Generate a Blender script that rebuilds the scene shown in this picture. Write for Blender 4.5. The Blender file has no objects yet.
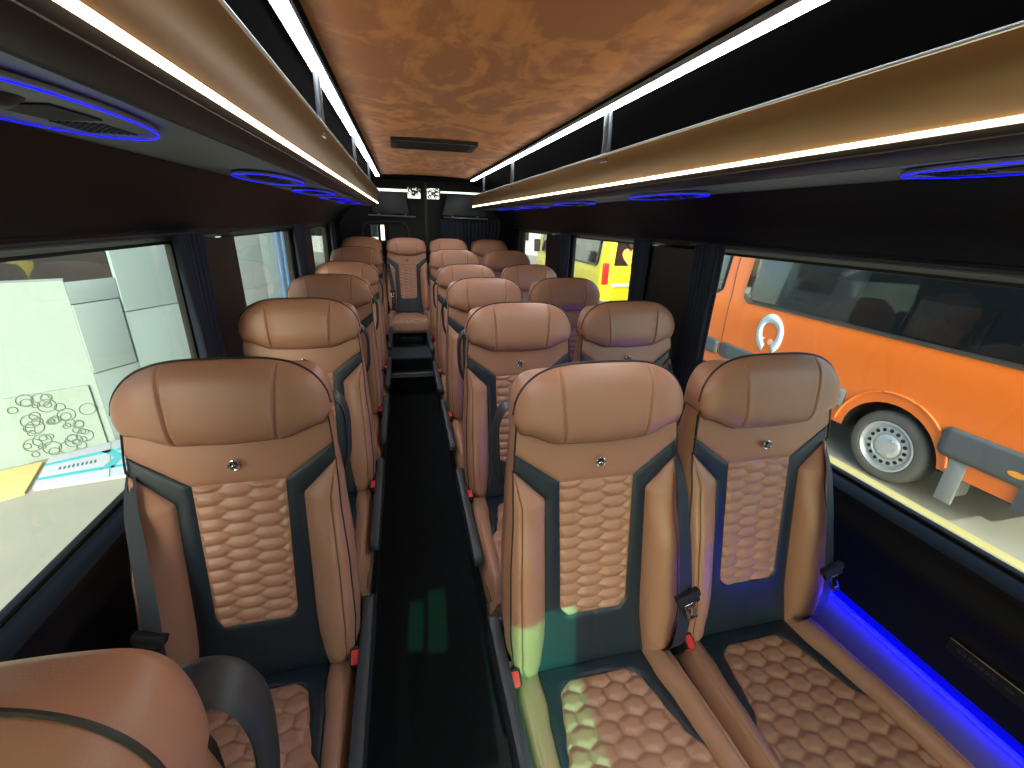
import bpy, bmesh, math, random
from math import sin, cos, pi, radians, exp, sqrt, hypot
from mathutils import Vector, Matrix, noise
random.seed(7)
SC = bpy.context.scene
COL = SC.collection

# ------------------------------------------------------------------ camera, light, exposure
YAW, PITCH, ROLL, FPX = radians(14.1104), radians(20.5851), radians(1.8569), 431.8
CAM = Vector((-0.27, 0.0, 1.58))
F_ = Vector((sin(YAW)*cos(PITCH), cos(YAW)*cos(PITCH), -sin(PITCH)))
R_ = Vector((cos(YAW), -sin(YAW), 0.0)); U_ = R_.cross(F_)
R2 = cos(ROLL)*R_ + sin(ROLL)*U_; U2 = -sin(ROLL)*R_ + cos(ROLL)*U_
cd = bpy.data.cameras.new('camera'); cam = bpy.data.objects.new('camera', cd); COL.objects.link(cam)
cd.sensor_fit = 'HORIZONTAL'; cd.sensor_width = 36.0; cd.lens = FPX/1024*36.0
cd.clip_start = 0.02; cd.clip_end = 300
m = Matrix((R2, U2, -F_)).transposed().to_4x4(); m.translation = CAM; cam.matrix_world = m
SC.camera = cam

wd = bpy.data.worlds.new('world'); SC.world = wd; wd.use_nodes = True
wn = wd.node_tree; wn.nodes.clear()
sky = wn.nodes.new('ShaderNodeTexSky'); sky.sky_type = 'NISHITA'; sky.sun_disc = False
sky.sun_elevation = radians(30); sky.sun_rotation = radians(197); sky.air_density = 1.0; sky.dust_density = 2.5
wb = wn.nodes.new('ShaderNodeBackground'); wb.inputs['Strength'].default_value = 0.5
wo = wn.nodes.new('ShaderNodeOutputWorld')
wn.links.new(sky.outputs[0], wb.inputs[0]); wn.links.new(wb.outputs[0], wo.inputs[0])

SUN_DIR = Vector((0.05, 1.0, -0.47)).normalized()
sd = bpy.data.lights.new('sun', 'SUN'); sd.energy = 6.0; sd.angle = radians(0.35); sd.color = (1.0, .95, .86)
sun = bpy.data.objects.new('sun', sd); COL.objects.link(sun)
sun.rotation_euler = SUN_DIR.to_track_quat('-Z', 'Y').to_euler(); sun.location = (-3, -8, 8)

vs = SC.view_settings
vs.view_transform = 'Standard'; vs.look = 'None'; vs.gamma = 1.0; vs.use_curve_mapping = False
vs.exposure = 0.25

CEIL_E, WARM_E, BLUE_E = 27.0, 14.0, 1.6

# ------------------------------------------------------------------ materials
def srgb(r, g, b):
    f = lambda c: (c/255/12.92) if c/255 <= .04045 else ((c/255+.055)/1.055)**2.4
    return (f(r), f(g), f(b), 1.0)
MATS = {}
def mat(name, col, rough=.5, metal=0.0, bump=None, var=0.0, varscale=8.0, coat=0.0, emit=None, estr=0.0, spec=None, ior=None):
    if name in MATS: return MATS[name]
    mt = bpy.data.materials.new(name); mt.use_nodes = True; nt = mt.node_tree; N = nt.nodes; L = nt.links
    b = N['Principled BSDF']
    b.inputs['Base Color'].default_value = col; b.inputs['Roughness'].default_value = rough; b.inputs['Metallic'].default_value = metal
    if spec is not None: b.inputs['Specular IOR Level'].default_value = spec
    if coat: b.inputs['Coat Weight'].default_value = coat; b.inputs['Coat Roughness'].default_value = .08
    if emit: b.inputs['Emission Color'].default_value = emit; b.inputs['Emission Strength'].default_value = estr
    tc = N.new('ShaderNodeTexCoord')
    if var:
        nz = N.new('ShaderNodeTexNoise'); nz.inputs['Scale'].default_value = varscale; nz.inputs['Detail'].default_value = 5
        mx = N.new('ShaderNodeMix'); mx.data_type = 'RGBA'
        mx.inputs[6].default_value = tuple(c*(1-var) for c in col[:3])+(1,); mx.inputs[7].default_value = tuple(min(1, c*(1+var)) for c in col[:3])+(1,)
        L.new(tc.outputs['Object'], nz.inputs['Vector']); L.new(nz.outputs['Fac'], mx.inputs[0]); L.new(mx.outputs[2], b.inputs['Base Color'])
    if bump:
        kind, sc, st = bump
        if kind == 'leather':
            t = N.new('ShaderNodeTexVoronoi'); t.feature = 'DISTANCE_TO_EDGE'; t.inputs['Scale'].default_value = sc; o = t.outputs['Distance']
        else:
            t = N.new('ShaderNodeTexNoise'); t.inputs['Scale'].default_value = sc; t.inputs['Detail'].default_value = 4; o = t.outputs['Fac']
        L.new(tc.outputs['Object'], t.inputs['Vector'])
        bp = N.new('ShaderNodeBump'); bp.inputs['Strength'].default_value = st; bp.inputs['Distance'].default_value = .002
        L.new(o, bp.inputs['Height']); L.new(bp.outputs[0], b.inputs['Normal'])
    MATS[name] = mt; return mt

TAN = mat('tan_leather', srgb(172, 124, 99), .34, bump=('leather', 420, .18), var=.06, varscale=5)
NAVY = mat('black_leather', srgb(30, 42, 52), .34, bump=('leather', 420, .25))
PIPE = mat('dark_piping', srgb(40, 34, 36), .5)
SEAMT = mat('tan_piping', srgb(120, 72, 55), .5)
PLAS = mat('black_plastic', srgb(26, 28, 31), .42, bump=('noise', 300, .15))
PLASG = mat('dark_grey_plastic', srgb(44, 48, 52), .45, bump=('noise', 300, .15))
BLACK = mat('matt_black', srgb(12, 12, 13), .7)
WALLB = mat('black_wall_trim', srgb(16, 18, 22), .45, spec=.3, bump=('noise', 400, .2))
CARPET = mat('black_carpet', srgb(24, 26, 28), .95, bump=('noise', 500, .6), var=.3, varscale=30, spec=.15)
CARPETG = mat('grey_carpet', srgb(52, 58, 62), .95, bump=('noise', 500, .6), var=.3, varscale=60)
LEDGE = mat('ledge_carpet', srgb(84, 76, 84), .9, bump=('noise', 350, .6), var=.15, varscale=60)
ALU = mat('aluminium', srgb(150, 155, 160), .4, .6)
CHROME = mat('chrome', srgb(225, 230, 232), .12, 1.0)
WEB = mat('belt_webbing', srgb(38, 42, 48), .6, bump=('noise', 700, .4))
REDP = mat('red_plastic', srgb(215, 40, 35), .4)
BRONZE = mat('bronze_panel', srgb(132, 104, 68), .33, .7)
DARKP = mat('dark_bronze_panel', srgb(46, 43, 40), .5, .1)
GREYU = mat('grey_underside', srgb(122, 130, 124), .5)
CURT = mat('navy_curtain', srgb(30, 36, 52), .8, bump=('noise', 300, .3))
RUB = mat('rubber', srgb(20, 20, 20), .65)
WHITEL = mat('white_led', (1, 1, 1, 1), .5, emit=(.86, .93, 1, 1), estr=CEIL_E)
WARML = mat('warm_led', (1, 1, 1, 1), .5, emit=(1, .80, .48, 1), estr=WARM_E)
BLUEL = mat('blue_led', (.1, .1, 1, 1), .5, emit=(.0, .0, 1, 1), estr=BLUE_E)
BLUEW = mat('blue_white_led', (.1, .1, 1, 1), .5, emit=(.0, .0, 1, 1), estr=34)
CONC = mat('concrete', srgb(152, 148, 132), .85, var=.14, varscale=1.7, bump=('noise', 20, .3))
YLINE = mat('yellow_road_paint', srgb(188, 178, 118), .7, var=.1)

def suede():
    mt = bpy.data.materials.new('brown_suede'); mt.use_nodes = True; nt = mt.node_tree; N = nt.nodes; L = nt.links
    b = N['Principled BSDF']; b.inputs['Roughness'].default_value = .9
    b.inputs['Sheen Weight'].default_value = .1
    tc = N.new('ShaderNodeTexCoord'); mp = N.new('ShaderNodeMapping'); mp.inputs['Scale'].default_value = (1.3, .8, 1)
    L.new(tc.outputs['Object'], mp.inputs['Vector'])
    n1 = N.new('ShaderNodeTexNoise'); n1.inputs['Scale'].default_value = 2.2; n1.inputs['Detail'].default_value = 5; n1.inputs['Distortion'].default_value = 3.5
    L.new(mp.outputs[0], n1.inputs['Vector'])
    n2 = N.new('ShaderNodeTexNoise'); n2.inputs['Scale'].default_value = 12; n2.inputs['Detail'].default_value = 5; n2.inputs['Distortion'].default_value = 1.0
    L.new(mp.outputs[0], n2.inputs['Vector'])
    cr = N.new('ShaderNodeValToRGB'); cr.color_ramp.interpolation = 'EASE'
    e = cr.color_ramp.elements; e[0].position = .40; e[0].color = srgb(166, 102, 30); e[1].position = .62; e[1].color = srgb(204, 136, 50)
    ad = N.new('ShaderNodeMath'); ad.operation = 'MULTIPLY_ADD'; ad.inputs[1].default_value = .40; 
    L.new(n2.outputs['Fac'], ad.inputs[0]); 
    sb = N.new('ShaderNodeMath'); sb.operation = 'SUBTRACT'; sb.inputs[1].default_value = .20
    L.new(n1.outputs['Fac'], sb.inputs[0]); L.new(sb.outputs[0], ad.inputs[2])
    L.new(ad.outputs[0], cr.inputs[0]); L.new(cr.outputs[0], b.inputs['Base Color'])
    return mt
SUEDE = suede()

def glass(name, tint, refl=.06, rough=.0):
    mt = bpy.data.materials.new(name); mt.use_nodes = True; nt = mt.node_tree; N = nt.nodes; L = nt.links
    for n in list(N): N.remove(n)
    o = N.new('ShaderNodeOutputMaterial'); t = N.new('ShaderNodeBsdfTransparent'); t.inputs[0].default_value = tint
    g = N.new('ShaderNodeBsdfGlossy'); g.inputs['Roughness'].default_value = rough
    lw = N.new('ShaderNodeLayerWeight'); lw.inputs['Blend'].default_value = .5
    pw = N.new('ShaderNodeMath'); pw.operation = 'POWER'; pw.inputs[1].default_value = 4.0
    fr = N.new('ShaderNodeMath'); fr.operation = 'MULTIPLY_ADD'; fr.inputs[1].default_value = .85; fr.inputs[2].default_value = .03
    L.new(lw.outputs['Facing'], pw.inputs[0]); L.new(pw.outputs[0], fr.inputs[0])
    mx = N.new('ShaderNodeMixShader')
    L.new(fr.outputs[0], mx.inputs[0]); L.new(t.outputs[0], mx.inputs[1]); L.new(g.outputs[0], mx.inputs[2]); L.new(mx.outputs[0], o.inputs[0])
    return mt
GLASS = glass('window_glass', (.90, .96, .93, 1))
GLASSG = glass('green_shade_band_glass', (.28, 1.0, .74, 1))
GLASSW = glass('windscreen_glass', (.90, .97, .93, 1))

# ------------------------------------------------------------------ mesh helpers
class MB:
    def __init__(s): s.v = []; s.f = []
    def grid(s, rows, flip=False, close=False):
        b = len(s.v); n = len(rows[0])
        for r in rows: s.v.extend([tuple(p) for p in r])
        for i in range(len(rows)-1):
            for j in range(n if close else n-1):
                k = (j+1) % n
                q = (b+i*n+j, b+i*n+k, b+(i+1)*n+k, b+(i+1)*n+j)
                s.f.append(q[::-1] if flip else q)
        return s
    def poly(s, pts, flip=False):
        b = len(s.v); s.v.extend([tuple(p) for p in pts]); q = tuple(range(b, b+len(pts))); s.f.append(q[::-1] if flip else q); return s
    def box(s, x0, x1, y0, y1, z0, z1, M=None):
        b = len(s.v)
        P = [(x, y, z) for x in (x0, x1) for y in (y0, y1) for z in (z0, z1)]
        if M is not None: P = [tuple(M @ Vector(p)) for p in P]
        s.v.extend(P)
        for q in ((0, 1, 3, 2), (4, 6, 7, 5), (0, 4, 5, 1), (2, 3, 7, 6), (0, 2, 6, 4), (1, 5, 7, 3)): s.f.append(tuple(b+i for i in q))
        return s
    def prism(s, pts, axis, a0, a1):
        # pts: 2D outline; axis 'x': pts=(y,z); 'y': pts=(x,z); 'z': pts=(x,y)
        def P(p, a): return {'x': (a, p[0], p[1]), 'y': (p[0], a, p[1]), 'z': (p[0], p[1], a)}[axis]
        A = [P(p, a0) for p in pts]; B = [P(p, a1) for p in pts]
        b = len(s.v); s.v.extend(A); s.v.extend(B); n = len(pts)
        s.f.append(tuple(range(b, b+n))); s.f.append(tuple(range(b+2*n-1, b+n-1, -1)))
        for i in range(n): j = (i+1) % n; s.f.append((b+i, b+n+i, b+n+j, b+j))
        return s
    def tube(s, pts, r, n=8, closed=False, flat=None):
        pts = [Vector(p) for p in pts]; rings = []; N_ = len(pts)
        up = Vector((0, 1, 0)) if flat is None else Vector(flat[2]) 
        for i, p in enumerate(pts):
            if closed: t = pts[(i+1) % N_]-pts[i-1]
            else: t = pts[min(i+1, N_-1)]-pts[max(i-1, 0)]
            if t.length < 1e-9: t = Vector((0, 0, 1))
            t.normalize(); u = up
            if abs(t.dot(u)) > .95: u = Vector((1, 0, 0)) if flat is None else Vector((0, 0, 1))
            a = (u-t*t.dot(u)).normalized(); c = t.cross(a)
            ra, rc = (r, r) if flat is None else (flat[0], flat[1])
            rings.append([p+a*(cos(2*pi*k/n)*ra)+c*(sin(2*pi*k/n)*rc) for k in range(n)])
        if closed: rings.append(rings[0])
        s.grid(rings, close=True)
        if not closed: s.poly(rings[0]); s.poly(rings[-1], True)
        return s
    def lathe(s, prof, axis='x', c=(0, 0, 0), n=32, sx=1, sy=1):
        # prof: list of (r, h) along axis
        rows = []
        for r, h in prof:
            row = []
            for k in range(n):
                a = 2*pi*k/n; u, w = r*cos(a)*sx, r*sin(a)*sy
                row.append({'x': (c[0]+h, c[1]+u, c[2]+w), 'y': (c[0]+u, c[1]+h, c[2]+w), 'z': (c[0]+u, c[1]+w, c[2]+h)}[axis])
            rows.append(row)
        return s.grid(rows, close=True)
    def mesh(s, name, mt, smooth=True, sharp=35, bevel=0, rotfix=True):
        me = bpy.data.meshes.new(name); me.from_pydata(s.v, [], s.f)
        bm = bmesh.new(); bm.from_mesh(me); bmesh.ops.remove_doubles(bm, verts=bm.verts, dist=1e-5)
        if rotfix: bmesh.ops.recalc_face_normals(bm, faces=bm.faces)
        if bevel:
            es = [e for e in bm.edges if len(e.link_faces) == 2 and e.calc_face_angle(0) > radians(40)]
            if es: bmesh.ops.bevel(bm, geom=es, offset=bevel, segments=2, profile=.6, affect='EDGES', clamp_overlap=True)
        bm.to_mesh(me); bm.free()
        if smooth:
            me.shade_smooth(); me.set_sharp_from_angle(angle=radians(sharp))
        me.materials.append(mt); return me

def put(name, me, parent=None, loc=(0, 0, 0)):
    o = bpy.data.objects.new(name, me); COL.objects.link(o); o.location = loc
    if parent: o.parent = parent
    return o
def obj(name, mb, mt, parent=None, **k): return put(name, mb.mesh(name, mt, **k), parent)
def tag(o, label=None, cat=None, group=None, kind=None):
    if label: o['label'] = label
    if cat: o['category'] = cat
    if group: o['group'] = group
    if kind: o['kind'] = kind
    return o
def thing(name, label, cat, loc=(0, 0, 0), group=None):
    o = bpy.data.objects.new(name, None); COL.objects.link(o); o.location = loc; o.empty_display_size = .05
    return tag(o, label, cat, group)
def struct(name, mb, mt, parent=None, **k):
    o = obj(name, mb, mt, parent, **k)
    if parent is None: o['kind'] = 'structure'
    return o
def lerp(tab, x):
    if x <= tab[0][0]: return tab[0][1]
    for (a, va), (b, vb) in zip(tab, tab[1:]):
        if x <= b: return va+(vb-va)*(x-a)/(b-a)
    return tab[-1][1]
def smooth(tab, x):
    if x <= tab[0][0]: return tab[0][1]
    for (a, va), (b, vb) in zip(tab, tab[1:]):
        if x <= b:
            t = (x-a)/(b-a); t = t*t*(3-2*t); return va+(vb-va)*t
    return tab[-1][1]
def catmull(P, n=6, closed=False):
    out = []; N_ = len(P)
    rng = range(N_ if closed else N_-1)
    for i in rng:
        g = lambda k: Vector(P[k % N_]) if closed else Vector(P[max(0, min(N_-1, k))])
        p0, p1, p2, p3 = g(i-1), g(i), g(i+1), g(i+2)
        for j in range(n):
            t = j/n
            out.append(.5*((2*p1)+(-p0+p2)*t+(2*p0-5*p1+4*p2-p3)*t*t+(-p0+3*p1-3*p2+p3)*t**3))
    if not closed: out.append(Vector(P[-1]))
    return out
def frange(a, b, n): return [a+(b-a)*i/n for i in range(n+1)]

# ================================================================== THE BUS SHELL
YF, YR = -1.75, 5.6
XW = 1.0
WINS = [(-1.60, -.45), (.18, 1.68), (2.16, 3.26), (3.84, 4.76)]  # first entry: unseen cab windows, added to let in more daylight
ZB, ZT = .885, 1.49
PROF_LO = [(.985, 0), (.985, .50), (1.0, .555), (.965, .56), (.960, .565), (.966, .64), (.966, .74), (.955, .755), (.955, .79), (.968, .815), (.968, .845), (.945, .857), (.945, .870), (.975, .885), (1.012, .885)]
PROF_UP = [(1.012, 1.49), (.985, 1.49), (.965, 1.50), (.950, 1.505), (.945, 1.525), (.935, 1.530), (.90, 1.60), (.82, 1.67), (.80, 1.69)]
def side_wall(s, name):
    mb = MB()
    for y0, y1 in ((YF, YR),):
        mb.grid([[(s*x, y, z) for x, z in PROF_LO] for y in (y0, y1)], flip=s < 0)
        mb.grid([[(s*x, y, z) for x, z in PROF_UP] for y in (y0, y1)], flip=s < 0)
    ys = [YF]+[v for w in WINS for v in w]+[YR]
    for a, b in zip(ys[::2], ys[1::2]):      # pillars
        rows = []
        for z in frange(ZB, ZT, 8):
            x = .955
            rows.append([(s*1.012, a, z), (s*.99, a, z), (s*x, a+.035, z), (s*x, b-.035, z), (s*.99, b, z), (s*1.012, b, z)])
        mb.grid(rows)
    # outer skin so the body has thickness
    for a, b, z0, z1 in [(YF, YR, -.35, ZB-.02), (YF, YR, ZT+.02, 2.0)]+[(a+(.05 if a > YF else 0), b-(.05 if b < YR else 0), ZB-.02, ZT+.02) for a, b in zip(ys[::2], ys[1::2])]:
        mb.box(min(s*1.02, s*1.04), max(s*1.02, s*1.04), a, b, z0, z1)
    return struct(name, mb, WALLB, sharp=40)
side_wall(-1, 'wall_left'); side_wall(1, 'wall_right')

# floor and steps
AL, AR = -.485, 0.0
mb = MB().box(-1.04, 1.04, YF, YR, -.08, 0)
struct('floor', mb, CARPET, smooth=False)
mb = MB().box(-1.0, 1.0, 4.12, YR, 0, .30).box(AL-.01, AR+.01, 3.99, 4.12, 0, .19)
stp = struct('trim_1', mb, CARPET, bevel=.004)
o = obj('step_edge', MB().box(AL+.03, AR-.03, 3.985, 4.03, .19, .197).box(AL+.03, AR-.03, 3.982, 3.989, .165, .197), ALU, stp, smooth=False)
o = obj('step_carpet', MB().box(AL+.03, AR-.03, 4.15, 4.9, .30, .306), CARPETG, stp, smooth=False)
for i, x in enumerate((AL, AR)):
    struct('trim_%d' % (i+2), MB().box(x-.018, x+.018, .02, 3.98, 0, .012), ALU, bevel=.003)
# raised side ledges under the windows
XL = (.945, .885)
for i, s in enumerate((-1, 1)):
    pts = [(s*XL[i], 0), (s*XL[i], .40), (s*(XL[i]+.015), .425), (s*.984, .505), (s*.984, 0)]
    struct('trim_%d' % (i+4), MB().prism(pts, 'y', .0, 4.1), LEDGE, bevel=.004)

# ceiling: suede headliner, black coves, roof
mb = MB(); mb.grid([[(x, y, 2.005-.012*(x/.45)**2) for x in frange(-.45, .45, 12)] for y in (YF, 5.05)])
ceil = struct('ceiling', mb, SUEDE)
mb = MB()
for s in (-1, 1):
    mb.grid([[(s*x, y, z) for x, z in ((.445, 1.995), (.53, 1.992), (.62, 1.955), (.80, 1.92), (.93, 1.82), (.99, 1.66), (1.03, 1.5))] for y in (YF, YR)])
mb.grid([[(x, y, 1.99) for x in (-.53, .53)] for y in (5.05, YR)])
mb.box(-1.05, 1.05, YF, YR, 2.03, 2.06)
obj('roof_lining', mb, mat('roof_black', srgb(7, 7, 8), .8, spec=.15), ceil)

hv = thing('roof_vent', 'black rectangular air vent set in the brown suede ceiling near the back', 'vent', (-.06, 2.95, 1.984))
mb = MB().box(-.245, .245, -.16, -.135, 0, .018).box(-.245, .245, .135, .16, 0, .018).box(-.245, -.215, -.16, .16, 0, .018).box(.215, .245, -.16, .16, 0, .018)
obj('frame', mb, PLAS, hv, bevel=.004)
mb = MB()
for k in range(9):
    y = -.12+k*.03; mb.box(-.21, .21, y, y+.018, .006, .012)
mb.box(-.22, .22, -.14, .14, .0135, .016)
obj('grille', mb, BLACK, hv, smooth=False)

for s, w in ((-1, 'left'), (1, 'right')):
    t = thing('ceiling_light', 'long cool white LED strip along the %s edge of the suede ceiling' % w, 'light', (s*.482, 0, 1.968), 'ceiling light strips')
    obj('light_diffuser', MB().prism([(-.016, 0), (.016, 0), (.016, .014), (-.016, .014)], 'y', -1.3, 5.0), WHITEL, t, bevel=.004)
    obj('housing', MB().box(-.021, .021, -1.3, 5.0, .0145, .020).box(-.021, -.0168, -1.3, 5.0, .005, .0145).box(.0168, .021, -1.3, 5.0, .005, .0145), ALU, t, bevel=.002)

# overhead luggage racks
def rack(s, w):
    t = thing('luggage_rack', 'long bronze overhead luggage rack above the %s windows' % w, 'luggage rack', (0, 0, 0), 'overhead luggage racks')
    y0, y1 = -.9, 5.1
    def ext(P, name, m_, **k):
        pts = catmull([(x, 0, z) for x, z in P], 4)
        th = .008; rows = []
        F = [(s*p.x, p.z) for p in pts]
        n_ = len(F); B = []
        for i in range(n_):
            a = F[max(0, i-1)]; b = F[min(n_-1, i+1)]; d = (b[0]-a[0], b[1]-a[1]); l = hypot(*d) or 1
            B.append((F[i][0]-d[1]/l*th*-s*-1, F[i][1]+d[0]/l*th*-s*-1) if False else (F[i][0]+s*abs(d[1])/l*th, F[i][1]+abs(d[0])/l*th))
        return obj(name, MB().prism(F+B[::-1], 'y', y0, y1), m_, t, **k)
    ext([(.470, 1.820), (.482, 1.806), (.494, 1.785), (.501, 1.760), (.503, 1.727)], 'front_panel', BRONZE, sharp=50)
    obj('rim', MB().tube([(s*.470, y0, 1.822), (s*.470, y1, 1.822)], .0035), CHROME if False else ALU, t)
    obj('light_strip', MB().box(min(s*.497, s*.508), max(s*.497, s*.508), y0, y1, 1.7185, 1.7255), WARML, t, smooth=False)
    ext([(.502, 1.717), (.512, 1.705), (.528, 1.695), (.549, 1.689)], 'lower_panel', DARKP, sharp=50)
    obj('underside', MB().prism([(s*.555, 1.688), (s*.64, 1.692), (s*.81, 1.692), (s*.81, 1.70), (s*.555, 1.70)], 'y', y0, y1), GREYU, t, sharp=50)
    obj('shelf', MB().box(min(s*.51, s*.93), max(s*.51, s*.93), y0, y1, 1.705, 1.715), BLACK, t, smooth=False)
    for y in ((1.55, 2.6, 3.7) if s < 0 else (1.67, 3.17, 4.3)):
        pts = [(y-.01, 1.80), (y+.05, 1.80), (y+.035, 1.88), (y+.045, 1.965), (y-.0, 1.965), (y-.01, 1.88)]
        obj('bracket', MB().prism(pts, 'x', s*.478, s*.493), PLASG, t, bevel=.004)
    return t
rack(-1, 'left'); rack(1, 'right')

def service_panel(s, yc, label):
    t = thing('service_panel', label, 'overhead console', (s*.665, yc, 1.6885), 'oval service panels under the racks')
    def oval(rx, ry, n=48, p=2.3):
        out = []
        for k in range(n):
            a = 2*pi*k/n; c, q = cos(a), sin(a)
            out.append((rx*math.copysign(abs(c)**(2/p), c), ry*math.copysign(abs(q)**(2/p), q)))
        return out
    mb = MB(); O = oval(.085, .215)
    mb.prism(O, 'z', -.006, -.0005)
    obj('body', mb, GREYU, t, bevel=.002)
    obj('light_ring', MB().tube([(x, y, -.0085) for x, y in oval(.084, .212, 64)], .0011, 6, True), BLUEL, t)
    obj('screen', MB().prism([(-.035, .0), (.04, -.02), (.045, .06), (-.02, .08)], 'z', -.0085, -.0062), BLACK, t, smooth=False)
    mb = MB()
    for i in range(7):
        for j in range(7):
            mb.box(-.03+i*.009, -.026+i*.009, .095+j*.012, .103+j*.012, -.008, -.0062)
    obj('speaker_grille', mb, PLAS, t, smooth=False)
    for y in (-.05, -.14):
        v = obj('air_nozzle', MB().lathe([(.0, -.016), (.012, -.018), (.022, -.016), (.032, -.008), (.034, -.0062)], 'z', (0, y, 0), 20), PLASG, t)
for k, yc in enumerate((.65, 1.65, 2.40, 3.15, 3.9)):
    service_panel(-1, yc, ['oval service panel with blue ring nearest the front under the left rack', 'second oval service panel from the front under the left rack', 'third oval service panel from the front under the left rack', 'fourth oval service panel from the front under the left rack', 'rearmost oval service panel under the left rack'][k])
for k, yc in enumerate((.49, 1.53, 2.45, 3.25, 4.05)):
    service_panel(1, yc, ['oval service panel with blue ring nearest the front under the right rack', 'second oval service panel from the front under the right rack', 'third oval service panel from the front under the right rack', 'fourth oval service panel from the front under the right rack', 'rearmost oval service panel under the right rack'][k])

# side windows
n_ = 0
for s in (-1, 1):
    for (a, b) in WINS:
        n_ += 1
        mb = MB()
        x0, x1 = (s*.994, s*1.014)
        X0, X1 = min(x0, x1), max(x0, x1); fw = .010
        mb.box(X0, X1, a, b, ZB, ZB+fw).box(X0, X1, a, b, ZT-fw, ZT).box(X0, X1, a, a+fw, ZB, ZT).box(X0, X1, b-fw, b, ZB, ZT)
        f = struct('window_%d' % n_, mb, RUB, bevel=.004)
        obj('pane', MB().box(s*1.006-.002, s*1.006+.002, a+.008, b-.008, ZB+.008, ZT-.008), GLASS, f, smooth=False)
        obj('rail', MB().tube([(s*.950, a-.08, ZT+.022), (s*.950, b+.06, ZT+.022)], .006), PLASG, f)

def curtain(x, y0, y1, z0, z1, label, amp=.014, n=9, grp=None, along='y', parent=None):
    t = MB(); rows = []
    for z in frange(z0, z1, 14):
        v = (z-z0)/(z1-z0); row = []
        squeeze = 1-.10*sin(pi*min(1, v*1.2))
        for k in range(n*8+1):
            u = k/(n*8); ph = u*n*2*pi+.5*sin(v*3)
            yy = (y0+y1)/2+(u-.5)*(y1-y0)*squeeze; xx = amp*sin(ph)*(.7+.3*sin(7*u+2))
            row.append((x+xx, yy, z) if along == 'y' else (yy, x+xx, z))
        rows.append(row)
    t.grid(rows)
    me = t.mesh('curtain', CURT, sharp=80)
    o = put('curtain', me); md = o.modifiers.new('thickness', 'SOLIDIFY'); md.thickness = .003
    return tag(o, label, 'curtain', grp)
G = 'pleated window curtains'
curtain(-.925, 1.53, 1.72, .88, 1.515, 'dark navy pleated curtain gathered behind the large left window', n=7, grp=G)
curtain(.925, 1.50, 1.66, .88, 1.515, 'dark navy pleated curtain gathered beside the large right window', n=7, grp=G)
curtain(-.935, 2.98+.14, 3.42, .88, 1.515, 'dark curtain gathered behind the middle left window', n=6, grp=G)
curtain(.935, 2.06, 2.20, .88, 1.515, 'dark curtain gathered in front of the middle right window', n=5, grp=G)
curtain(-.935, 4.66, 4.9, .88, 1.515, 'dark curtain gathered behind the small rear left window', n=5, grp=G)
curtain(.935, 3.2, 3.36, .88, 1.515, 'dark curtain gathered behind the middle right window', n=5, grp=G)

# blue light line at the foot of the right wall, sill plate
t = tag(obj('light_strip', MB().tube([(.974, .05, .518), (.974, 4.0, .518)], .008), BLUEW), 'blue LED light strip along the foot of the right wall', 'light')
t = thing('wall_plate', 'narrow black plate with bright top edge low on the right wall', 'plate', (.962, .41, .66))
obj('plate', MB().box(-.004, .002, -.075, .075, -.02, .02), BLACK, t, bevel=.002)
obj('edge', MB().box(-.0055, -.0035, -.075, .075, .017, .020), CHROME, t, smooth=False)
mb = MB()
for k in range(7): mb.box(-.0048, -.0041, .055-k*.011-.007, .055-k*.011, -.004, .004)
mb.box(-.0048, -.0041, -.05, -.035, -.003, .002)
obj('lettering', mb, PLASG, t, smooth=False)

# ------------------------------------------------------------------ rear of the bus
mb = MB()
def rect_holes(mb, x0, x1, z0, z1, holes, y0, y1):
    xs = sorted({x0, x1, *[h[0] for h in holes], *[h[1] for h in holes]}); zs = sorted({z0, z1, *[h[2] for h in holes], *[h[3] for h in holes]})
    for a, b in zip(xs, xs[1:]):
        for c, d in zip(zs, zs[1:]):
            mx, mz = (a+b)/2, (c+d)/2
            if any(h[0] < mx < h[1] and h[2] < mz < h[3] for h in holes): continue
            mb.box(a, b, y0, y1, c, d)
H = [(-.53, -.19, 1.862, 1.892), (.19, .66, 1.868, 1.890), (-.185, -.04, 1.80, 1.915), (.02, .175, 1.80, 1.915), (-.62, -.545, 1.30, 1.50), (-.515, -.47, 1.33, 1.50)]
rect_holes(mb, -1.04, 1.04, 0, 2.03, H, 5.55, 5.60)
back = struct('wall_back', mb, BLACK, smooth=False)
obj('glass', MB().box(-.9, .9, 5.60, 5.603, 1.25, 1.95), GLASS, back, smooth=False)
t = thing('handrail_pole', 'slim dark vertical pole standing between the two back doors', 'pole', (0, 5.38, .30))
obj('pole', MB().tube([(0, 0, .012), (.01, 0, 1.655)], .016, 14), PLASG, t)
obj('base', MB().lathe([(0, 0), (.04, 0), (.04, .01), (.02, .02), (0, .02)], 'z', (0, 0, 0), 20), PLASG, t)
for s, w in ((-1, 'left'), (1, 'right')):
    xc = -.37 if s < 0 else .47
    t = thing('rear_cover', 'black trapezoid cover over the upper %s back door' % w, 'panel', (xc, 5.46, 1.74), 'black covers on the back doors')
    pts = [(-.21, -.115), (.19, -.115), (.15, .11), (-.19, .11)] if s < 0 else [(-.28, -.115), (.24, -.115), (.22, .11), (-.21, .11)]
    obj('panel', MB().prism(pts, 'y', -.02, .03), PLASG, t, bevel=.008)
    obj('rail', MB().tube([(-.26, -.03, -.135), (.26, -.03, -.14)], .007), ALU, t)
    for q in (-.15, .15): obj('bracket', MB().box(q-.01, q+.01, .0, .08, -.13, -.11), ALU, t, smooth=False)
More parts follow.
